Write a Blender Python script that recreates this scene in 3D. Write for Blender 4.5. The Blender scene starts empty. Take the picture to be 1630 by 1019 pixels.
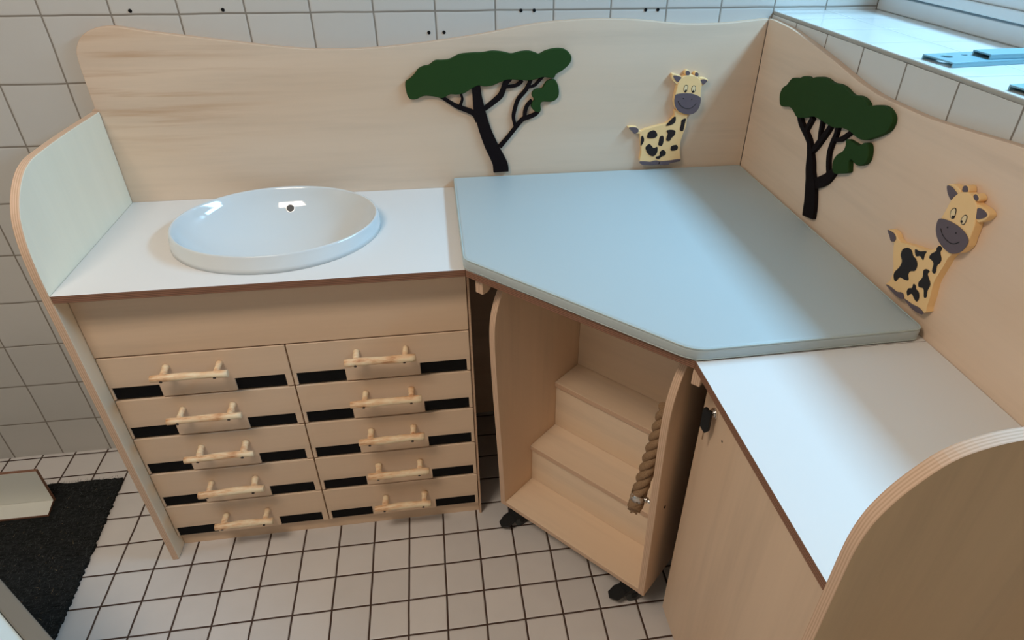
import bpy, bmesh, math, random
from mathutils import Vector, Matrix
random.seed(7)
S = bpy.context.scene
COL = S.collection

# ---------------------------------------------------------------- camera, world, light, exposure
cam_d = bpy.data.cameras.new('camera')
cam = bpy.data.objects.new('camera', cam_d); COL.objects.link(cam); S.camera = cam
cam.matrix_world = Matrix(((0.98794182, 0.07801969, -0.13373067, -0.9275244),
                           (-0.15437896, 0.56196808, -0.81262457, -1.7995921),
                           (0.01175163, 0.82347119, 0.56723637, 1.6030100),
                           (0, 0, 0, 1)))
cam_d.sensor_fit = 'HORIZONTAL'; cam_d.sensor_width = 36.0
cam_d.lens = 36.0 * 1031.2331 / 1630.0
cam_d.shift_x = -(854.4819 - 815.0) / 1630.0
cam_d.shift_y = (527.8064 - 509.5) / 1630.0
cam_d.clip_start = 0.01
S.view_settings.view_transform = 'Standard'
S.view_settings.look = 'None'
S.view_settings.gamma = 1.0
S.view_settings.use_curve_mapping = False
S.view_settings.exposure = -0.08
W = bpy.data.worlds.new('sky'); S.world = W; W.use_nodes = True
bg = W.node_tree.nodes['Background']
bg.inputs[0].default_value = (0.55, 0.80, 1.0, 1); bg.inputs[1].default_value = 0.5

def area(name, loc, dirv, sx, sy, power, color):
    d = bpy.data.lights.new(name, 'AREA'); d.shape = 'RECTANGLE'; d.size = sx; d.size_y = sy
    d.energy = power; d.color = color
    o = bpy.data.objects.new(name, d); COL.objects.link(o); o.location = loc
    o.rotation_euler = Vector(dirv).to_track_quat('-Z', 'Y').to_euler()
    return o
# bright strip of sky seen steeply through the window
area('daylight', (0.60, -0.62, 2.23), (-0.75, 0, -0.66), 1.10, 0.22, 41.0, (0.34, 0.69, 1.0))
# light of the ceiling lamp
area('ceiling_light', (-1.85, -1.48, 2.62), (0, 0, -1), 0.8, 0.44, 24.0, (1.0, 0.83, 0.67))

# ---------------------------------------------------------------- helpers
def M(name, color, rough=0.5, metal=0.0, spec=0.5, emit=None):
    m = bpy.data.materials.new(name); m.use_nodes = True
    b = m.node_tree.nodes['Principled BSDF']
    b.inputs['Base Color'].default_value = (*color, 1); b.inputs['Roughness'].default_value = rough
    b.inputs['Metallic'].default_value = metal; b.inputs['Specular IOR Level'].default_value = spec
    if emit:
        b.inputs['Emission Color'].default_value = (*emit[0], 1); b.inputs['Emission Strength'].default_value = emit[1]
    return m
def srgb(r, g, b):
    f = lambda c: (c / 255 / 12.92) if c / 255 <= 0.04045 else ((c / 255 + 0.055) / 1.055) ** 2.4
    return (f(r), f(g), f(b))
class N:
    def __init__(s, m): s.t = m.node_tree; s.b = s.t.nodes['Principled BSDF']
    def n(s, typ, **k):
        x = s.t.nodes.new(typ)
        for a, v in k.items(): setattr(x, a, v)
        return x
    def l(s, a, b): s.t.links.new(a, b)
    def math(s, op, a, b=None, c=None):
        x = s.n('ShaderNodeMath', operation=op)
        for i, v in enumerate((a, b, c)):
            if v is None: continue
            if isinstance(v, (int, float)): x.inputs[i].default_value = v
            else: s.l(v, x.inputs[i])
        return x.outputs[0]
    def ramp(s, fac, stops):
        r = s.n('ShaderNodeValToRGB'); e = r.color_ramp.elements
        while len(e) < len(stops): e.new(0.5)
        for q, (p, c) in zip(e, stops): q.position = p; q.color = (*c, 1)
        s.l(fac, r.inputs[0]); return r.outputs[0]
    def mix(s, fac, a, b, mode='MIX'):
        x = s.n('ShaderNodeMix', data_type='RGBA', blend_type=mode)
        for i, v in ((0, fac), (6, a), (7, b)):
            if isinstance(v, (int, float)): x.inputs[i].default_value = v
            elif isinstance(v, tuple): x.inputs[i].default_value = (*v, 1)
            else: s.l(v, x.inputs[i])
        return x.outputs[2]
    def noise(s, vec, scale, detail=3, rough=0.5):
        x = s.n('ShaderNodeTexNoise'); x.inputs['Scale'].default_value = scale
        x.inputs['Detail'].default_value = detail; x.inputs['Roughness'].default_value = rough
        s.l(vec, x.inputs['Vector']); return x.outputs['Fac']
    def bump(s, h, strength, dist=0.002):
        x = s.n('ShaderNodeBump'); x.inputs['Strength'].default_value = strength
        x.inputs['Distance'].default_value = dist; s.l(h, x.inputs['Height'])
        s.l(x.outputs[0], s.b.inputs['Normal'])
def wood(name, base, grain=0, dark=0.86, rough=0.45, tint=(0.93, 0.80, 0.66)):
    """pale veneer; the grain runs along local axis `grain`"""
    m = M(name, base, rough); k = N(m)
    tc = k.n('ShaderNodeTexCoord'); mp = k.n('ShaderNodeMapping')
    sc = [14.0, 14.0, 14.0]; sc[grain] = 0.9
    mp.inputs['Scale'].default_value = sc; k.l(tc.outputs['Object'], mp.inputs[0])
    f = k.noise(mp.outputs[0], 1.0, 6, 0.62)
    mp2 = k.n('ShaderNodeMapping'); sc2 = [170.0] * 3; sc2[grain] = 5.0
    mp2.inputs['Scale'].default_value = sc2; k.l(tc.outputs['Object'], mp2.inputs[0])
    f2 = k.noise(mp2.outputs[0], 1.0, 2)
    mp3 = k.n('ShaderNodeMapping'); sc3 = [3.2] * 3; sc3[grain] = 0.8
    mp3.inputs['Scale'].default_value = sc3; k.l(tc.outputs['Object'], mp3.inputs[0])
    f3 = k.noise(mp3.outputs[0], 1.0, 2)
    d = tuple(c * dark for c in base); t = tuple(a * b for a, b in zip(base, tint))
    c1 = k.ramp(f, [(0.30, d), (0.52, base), (0.75, tuple(min(1, c * 1.04) for c in base))])
    c2 = k.mix(k.math('MULTIPLY', k.ramp(f3, [(0.45, (0, 0, 0)), (0.75, (1, 1, 1))]), 0.55), c1, t)
    c3 = k.mix(k.math('MULTIPLY', f2, 0.16), c2, tuple(c * 0.8 for c in base))
    k.l(c3, k.b.inputs['Base Color'])
    return m
def plyedge(name, light, dark, period=0.0042, rough=0.6):
    m = M(name, light, rough); k = N(m)
    tc = k.n('ShaderNodeTexCoord'); sp = k.n('ShaderNodeSeparateXYZ'); k.l(tc.outputs['Object'], sp.inputs[0])
    nz = k.noise(tc.outputs['Object'], 30, 3)
    z = k.math('MULTIPLY_ADD', nz, 0.0012, sp.outputs['Z'])
    w = k.math('SINE', k.math('MULTIPLY', z, 2 * math.pi / period))
    f = k.math('MULTIPLY_ADD', w, 0.5, 0.5)
    n2 = k.noise(tc.outputs['Object'], 90, 2)
    c = k.ramp(f, [(0.25, light), (0.85, dark)])
    k.l(k.mix(k.math('MULTIPLY', n2, 0.3), c, tuple(x * 0.75 for x in light)), k.b.inputs['Base Color'])
    return m
def tiles(name, axes, pitch, off, gw, tile, grout, rough=0.18, vary=0.04, bumpy=0.25, dirt=0.06):
    m = M(name, tile, rough); k = N(m)
    g = k.n('ShaderNodeNewGeometry'); sp = k.n('ShaderNodeSeparateXYZ'); k.l(g.outputs['Position'], sp.inputs[0])
    ds = []; cells = []
    wob = k.math('MULTIPLY_ADD', k.noise(g.outputs['Position'], 9, 2), 0.004, -0.002)
    for a, o in zip(axes, off):
        u = k.math('DIVIDE', k.math('ADD', k.math('SUBTRACT', sp.outputs[a], o), wob), pitch)
        fr = k.math('FRACT', u); cells.append(k.math('FLOOR', u))
        ds.append(k.math('SUBTRACT', 0.5, k.math('ABSOLUTE', k.math('SUBTRACT', fr, 0.5))))
    d = k.math('MULTIPLY', k.math('MINIMUM', ds[0], ds[1]), pitch)
    mr = k.n('ShaderNodeMapRange'); mr.inputs[1].default_value = gw * 0.5; mr.inputs[2].default_value = gw * 0.5 + 0.0012
    k.l(d, mr.inputs[0]); mask = mr.outputs[0]
    cb = k.n('ShaderNodeCombineXYZ'); k.l(cells[0], cb.inputs[0]); k.l(cells[1], cb.inputs[1])
    wn = k.n('ShaderNodeTexWhiteNoise'); k.l(cb.outputs[0], wn.inputs[0])
    tcol = k.mix(k.math('MULTIPLY', wn.outputs[0], vary), tile, tuple(c * 0.0 for c in tile))
    dn = k.noise(g.outputs['Position'], 14, 4)
    tcol = k.mix(k.math('MULTIPLY', dn, dirt), tcol, tuple(c * 0.35 for c in tile))
    col = k.mix(mask, grout, tcol)
    k.l(col, k.b.inputs['Base Color'])
    rr = k.math('SUBTRACT', 0.85, k.math('MULTIPLY', mask, 0.85 - rough)); k.l(rr, k.b.inputs['Roughness'])
    mr2 = k.n('ShaderNodeMapRange'); mr2.inputs[1].default_value = gw * 0.4; mr2.inputs[2].default_value = gw * 0.5 + 0.004
    mr2.interpolation_type = 'SMOOTHSTEP'; k.l(d, mr2.inputs[0])
    h = k.math('ADD', mr2.outputs[0], k.math('MULTIPLY', k.noise(g.outputs['Position'], 5, 2), 0.35))
    k.bump(h, bumpy, 0.002)
    return m

mWALL = tiles('wall tile', (0, 2), 0.15, (0.0, 0.892), 0.0030, srgb(200, 197, 192), srgb(132, 124, 114))
mWALLR = tiles('side wall tile', (1, 2), 0.15, (0.0145, 1.334), 0.0030, srgb(216, 217, 214), srgb(132, 124, 114))
mSILL = tiles('sill tile', (0, 1), 0.15, (0.0, 0.0145), 0.0020, srgb(222, 222, 218), srgb(170, 168, 160), rough=0.12)
mFLOOR = tiles('floor tile', (0, 1), 0.1017, (-1.9054, -0.1161), 0.0040, srgb(219, 214, 211), srgb(68, 48, 38), rough=0.42, vary=0.09, bumpy=0.5, dirt=0.16)
mPAINT = M('cream paint', srgb(226, 214, 196), 0.8)
mCEIL = M('ceiling paint', srgb(236, 230, 220), 0.9)
PLY = srgb(225, 198, 171)
mPANEL = wood('wall panel veneer', srgb(232, 206, 182), 0)
mSTAIR = wood('pale birch veneer', srgb(238, 216, 190), 0)
mPLYU = wood('birch veneer, grain along', PLY, 0)
mBACKP = wood('birch veneer with brown streaks', srgb(220, 198, 176), 0)
k = N(mBACKP); g_ = k.n('ShaderNodeNewGeometry'); sp_ = k.n('ShaderNodeSeparateXYZ'); k.l(g_.outputs['Position'], sp_.inputs[0])
mp_ = k.n('ShaderNodeMapping'); mp_.inputs['Scale'].default_value = (2.2, 1, 42); k.l(g_.outputs['Position'], mp_.inputs[0])
st_ = k.ramp(k.noise(mp_.outputs[0], 1.0, 4, 0.6), [(0.50, (0, 0, 0)), (0.70, (1, 1, 1))])
mr_ = k.n('ShaderNodeMapRange'); mr_.inputs[1].default_value = -1.25; mr_.inputs[2].default_value = -1.62; k.l(sp_.outputs[0], mr_.inputs[0])
zz_ = k.n('ShaderNodeMapRange'); zz_.inputs[1].default_value = 0.20; zz_.inputs[2].default_value = 0.04
k.l(k.math('ABSOLUTE', k.math('SUBTRACT', sp_.outputs[2], 1.18)), zz_.inputs[0])
ff_ = k.math('MULTIPLY', k.math('MULTIPLY', st_, mr_.outputs[0]), k.math('MULTIPLY', zz_.outputs[0], 0.75))
old_ = k.b.inputs['Base Color'].links[0].from_socket
k.l(k.mix(ff_, old_, srgb(176, 132, 92)), k.b.inputs['Base Color'])
mPLYV = wood('birch veneer, grain upright', PLY, 1)
mPALE = wood('pale veneer', srgb(248, 234, 210), 1, dark=0.96, tint=(0.97, 0.95, 0.88))
mWARM = wood('warm veneer', srgb(224, 194, 156), 1)
mEDGE = plyedge('plywood edge', srgb(222, 190, 162), srgb(202, 166, 138))
mEDGEB = plyedge('brown plywood edge', srgb(150, 108, 84), srgb(104, 68, 50))
mHPL = M('white laminate', srgb(226, 223, 220), 0.5, spec=0.25)
mCER = M('white ceramic', srgb(214, 219, 221), 0.06, spec=0.6)
mBLACK = M('matt black', (0.004, 0.004, 0.0045), 0.75, spec=0.15)  # plain black for drilled holes and the blocks in the drawer notches
mPLAST = M('black plastic', (0.006, 0.0065, 0.007), 0.5, spec=0.3)
mPLAST2 = M('grey plastic', (0.03, 0.036, 0.036), 0.45)
mCHROME = M('chrome', (0.75, 0.73, 0.70), 0.15, 1.0)
mSTEEL = M('sky-tinted steel', (0.22, 0.42, 0.50), 0.35, 0.3)  # cyan of the reflected sky is put into the base colour
mSCREW = M('screw', (0.05, 0.04, 0.035), 0.4, 0.8)
mGREEN = M('green paint', srgb(36, 64, 24), 0.75, spec=0.2)
mTRUNK = M('black brown paint', srgb(18, 9, 11), 0.8, spec=0.15)
mYEL = M('pale yellow paint', srgb(248, 205, 145), 0.55)
mGREY = M('grey brown paint', srgb(98, 84, 90), 0.6)
mSPOT = M('dark brown paint', srgb(26, 15, 16), 0.6)
mWHITE = M('eye white', srgb(240, 212, 165), 0.5)
mVINYL = M('grey blue vinyl', srgb(180, 191, 193), 0.42, spec=0.35)
k = N(mVINYL); g_ = k.n('ShaderNodeNewGeometry'); k.bump(k.noise(g_.outputs['Position'], 900, 2), 0.12, 0.0006)
mPIPE = M('vinyl piping', srgb(178, 190, 188), 0.4)
mPVC = M('white window frame', srgb(214, 220, 222), 0.3)
mLAMW = M('white board', srgb(222, 222, 214), 0.35)
mTABEDGE = M('grey table edge', srgb(112, 108, 100), 0.6)
mLAMP = M('lamp diffuser', (0.9, 0.85, 0.75), 0.5, emit=((1.0, 0.88, 0.72), 4.0))
mROPE = M('jute rope', srgb(146, 116, 84), 0.85)
k = N(mROPE); tc_ = k.n('ShaderNodeTexCoord'); nn = k.noise(tc_.outputs['Object'], 520, 2)
k.l(k.ramp(nn, [(0.3, srgb(132, 102, 74)), (0.7, srgb(158, 128, 96))]), k.b.inputs['Base Color']); k.bump(nn, 0.3, 0.0006)
mBRANCH = M('peeled branch', srgb(228, 190, 140), 0.55)
k = N(mBRANCH); tc_ = k.n('ShaderNodeTexCoord'); oi = k.n('ShaderNodeObjectInfo'); mp_ = k.n('ShaderNodeMapping')
mp_.inputs['Scale'].default_value = (16, 60, 60); k.l(tc_.outputs['Object'], mp_.inputs[0])
ad_ = k.n('ShaderNodeVectorMath', operation='ADD'); k.l(mp_.outputs[0], ad_.inputs[0]); k.l(oi.outputs['Random'], ad_.inputs[1])
nn = k.noise(ad_.outputs[0], 1.0, 4, 0.6)
k.l(k.ramp(nn, [(0.30, srgb(190, 128, 86)), (0.42, srgb(232, 192, 150)), (0.58, srgb(244, 224, 190))]), k.b.inputs['Base Color'])
k.bump(nn, 0.5, 0.002)
mMATF = M('black coir', (0.006, 0.007, 0.007), 0.9, spec=0.2)
k = N(mMATF); g_ = k.n('ShaderNodeNewGeometry'); mp_ = k.n('ShaderNodeMapping'); mp_.inputs['Scale'].default_value = (60, 260, 120)
mp_.inputs['Rotation'].default_value = (0, 0, 0.5)
k.l(g_.outputs['Position'], mp_.inputs[0]); nn = k.noise(mp_.outputs[0], 1.0, 5, 0.7)
n3 = k.noise(g_.outputs['Position'], 130, 2)
fl = k.ramp(n3, [(0.74, (0, 0, 0)), (0.78, (1, 1, 1))])
k.l(k.mix(k.math('MULTIPLY', fl, 0.5), k.ramp(nn, [(0.35, (0.003, 0.003, 0.0035)), (0.75, (0.035, 0.04, 0.04))]), srgb(150, 120, 84)), k.b.inputs['Base Color'])
k.bump(nn, 1.0, 0.006)
mPANE = bpy.data.materials.new('window glass'); mPANE.use_nodes = True
nt = mPANE.node_tree; nt.nodes.clear()
o_ = nt.nodes.new('ShaderNodeOutputMaterial'); mx = nt.nodes.new('ShaderNodeMixShader'); tr_ = nt.nodes.new('ShaderNodeBsdfTransparent'); gl = nt.nodes.new('ShaderNodeBsdfGlossy')
gl.inputs['Roughness'].default_value = 0.02; mx.inputs[0].default_value = 0.07
nt.links.new(tr_.outputs[0], mx.inputs[1]); nt.links.new(gl.outputs[0], mx.inputs[2]); nt.links.new(mx.outputs[0], o_.inputs[0])

def smooth(pts, n=4, closed=True):
    out = []; L = len(pts)
    rng = range(L) if closed else range(L - 1)
    for i in rng:
        g = (lambda j: pts[j % L]) if closed else (lambda j: pts[max(0, min(L - 1, j))])
        p0, p1, p2, p3 = g(i - 1), g(i), g(i + 1), g(i + 2)
        for s in range(n):
            t = s / n
            out.append(tuple(0.5 * ((2 * b) + (-a + c) * t + (2 * a - 5 * b + 4 * c - d) * t * t + (-a + 3 * b - 3 * c + d) * t ** 3)
                             for a, b, c, d in zip(p0, p1, p2, p3)))
    if not closed: out.append(tuple(pts[-1]))
    return out
WM = {}
def link(name, me, mats, mat=None, parent=None, smooth_sh=False):
    o = bpy.data.objects.new(name, me); COL.objects.link(o)
    for m in mats: me.materials.append(m)
    mat = mat or Matrix.Identity(4)
    if parent is not None:
        o.parent = parent; o.matrix_local = WM[parent.name].inverted() @ mat
    else: o.matrix_world = mat
    WM[o.name] = mat.copy()
    if smooth_sh:
        for p in me.polygons: p.use_smooth = True
    return o
def thing(name, label, cat, loc=(0, 0, 0), group=None):
    o = bpy.data.objects.new(name, None); COL.objects.link(o); o.location = loc
    o.empty_display_size = 0.05
    WM[o.name] = Matrix.Translation(loc); o['label'] = label; o['category'] = cat
    if group: o['group'] = group
    return o
def tag(o, label, cat, group=None):
    o['label'] = label; o['category'] = cat
    if group: o['group'] = group
    return o
def struct(o): o['kind'] = 'structure'; return o
def frame(o, U, V, Nn):
    return Matrix(((U[0], V[0], Nn[0], o[0]), (U[1], V[1], Nn[1], o[1]), (U[2], V[2], Nn[2], o[2]), (0, 0, 0, 1)))
FXY = lambda z: frame((0, 0, z), (1, 0, 0), (0, 1, 0), (0, 0, 1))       # lies flat, thickness upwards
FBK = lambda y: frame((0, y, 0), (1, 0, 0), (0, 0, 1), (0, -1, 0))      # u = x, v = z, thickness towards the room
FRT = lambda x: frame((x, 0, 0), (0, -1, 0), (0, 0, 1), (-1, 0, 0))     # u = -y, v = z, thickness towards the room
def bevel(o, w, seg=2, ang=40):
    b = o.modifiers.new('bevel', 'BEVEL'); b.width = w; b.segments = seg; b.limit_method = 'ANGLE'; b.angle_limit = math.radians(ang)
    return o
def add_prism(bm, pts, z0, z1, holes=(), m_cap=0, m_side=1):
    loops = []
    for lp in [pts] + list(holes):
        a = [bm.verts.new((p[0], p[1], z0)) for p in lp]; b = [bm.verts.new((p[0], p[1], z1)) for p in lp]
        loops.append((a, b))
        n = len(lp)
        for i in range(n):
            f = bm.faces.new((a[i], a[(i + 1) % n], b[(i + 1) % n], b[i])); f.material_index = m_side
    for w in (0, 1):
        if not holes:
            f = bm.faces.new(loops[0][w]); f.material_index = m_cap
        else:
            es = []
            for l in loops:
                v = l[w]
                for i in range(len(v)):
                    e = bm.edges.get((v[i], v[(i + 1) % len(v)])); es.append(e)
            r = bmesh.ops.triangle_fill(bm, edges=es, use_beauty=True)
            for f in r['geom']:
                if isinstance(f, bmesh.types.BMFace): f.material_index = m_cap
def done(bm, name):
    bmesh.ops.recalc_face_normals(bm, faces=bm.faces)
    me = bpy.data.meshes.new(name); bm.to_mesh(me); bm.free(); return me
def slab(name, pts, t, fr, mats, parent=None, holes=(), bev=0.0012, seg=2, z0=0.0):
    bm = bmesh.new(); add_prism(bm, pts, z0, z0 + t, holes)
    if len(mats) == 1: mats = [mats[0], mats[0]]
    # origin in the middle of the piece
    cx = sum(p[0] for p in pts) / len(pts); cy = sum(p[1] for p in pts) / len(pts)
    bmesh.ops.translate(bm, verts=bm.verts, vec=(-cx, -cy, 0))
    o = link(name, done(bm, name), mats, fr @ Matrix.Translation((cx, cy, 0)), parent)
    if bev: bevel(o, bev, seg)
    return o
def rect(a, b, c, d): return [(a, c), (b, c), (b, d), (a, d)]
def box(name, x0, x1, y0, y1, z0, z1, m, parent=None, bev=0.001):
    bm = bmesh.new(); r = bmesh.ops.create_cube(bm, size=1)
    c = ((x0 + x1) / 2, (y0 + y1) / 2, (z0 + z1) / 2)
    for v in bm.verts: v.co = Vector((v.co.x * (x1 - x0), v.co.y * (y1 - y0), v.co.z * (z1 - z0)))
    o = link(name, done(bm, name), [m], Matrix.Translation(c), parent)
    if bev: bevel(o, bev)
    return o
def add_tube(bm, path, rad, n=10, mi=0, cap=True):
    path = [Vector(p) for p in path]; rings = []; up = None
    for i, p in enumerate(path):
        d = (path[min(i + 1, len(path) - 1)] - path[max(i - 1, 0)]).normalized()
        if up is None: up = d.orthogonal().normalized()
        up = (up - d * up.dot(d)).normalized(); s = d.cross(up)
        r = rad[i] if isinstance(rad, (list, tuple)) else rad
        rings.append([bm.verts.new(p + (up * math.cos(a) + s * math.sin(a)) * r) for a in [2 * math.pi * q / n for q in range(n)]])
    for A, B in zip(rings, rings[1:]):
        for q in range(n):
            f = bm.faces.new((A[q], A[(q + 1) % n], B[(q + 1) % n], B[q])); f.material_index = mi; f.smooth = True
    if cap:
        for r in (rings[0], rings[-1]): f = bm.faces.new(r); f.material_index = mi
def add_cyl(bm, p, d, r, h, n=16, mi=0):
    add_tube(bm, [Vector(p), Vector(p) + Vector(d).normalized() * h], r, n, mi)
def meshobj(name, bm, mats, parent=None, loc=(0, 0, 0)):
    bmesh.ops.translate(bm, verts=bm.verts, vec=-Vector(loc))
    return link(name, done(bm, name), mats, Matrix.Translation(loc), parent)

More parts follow.
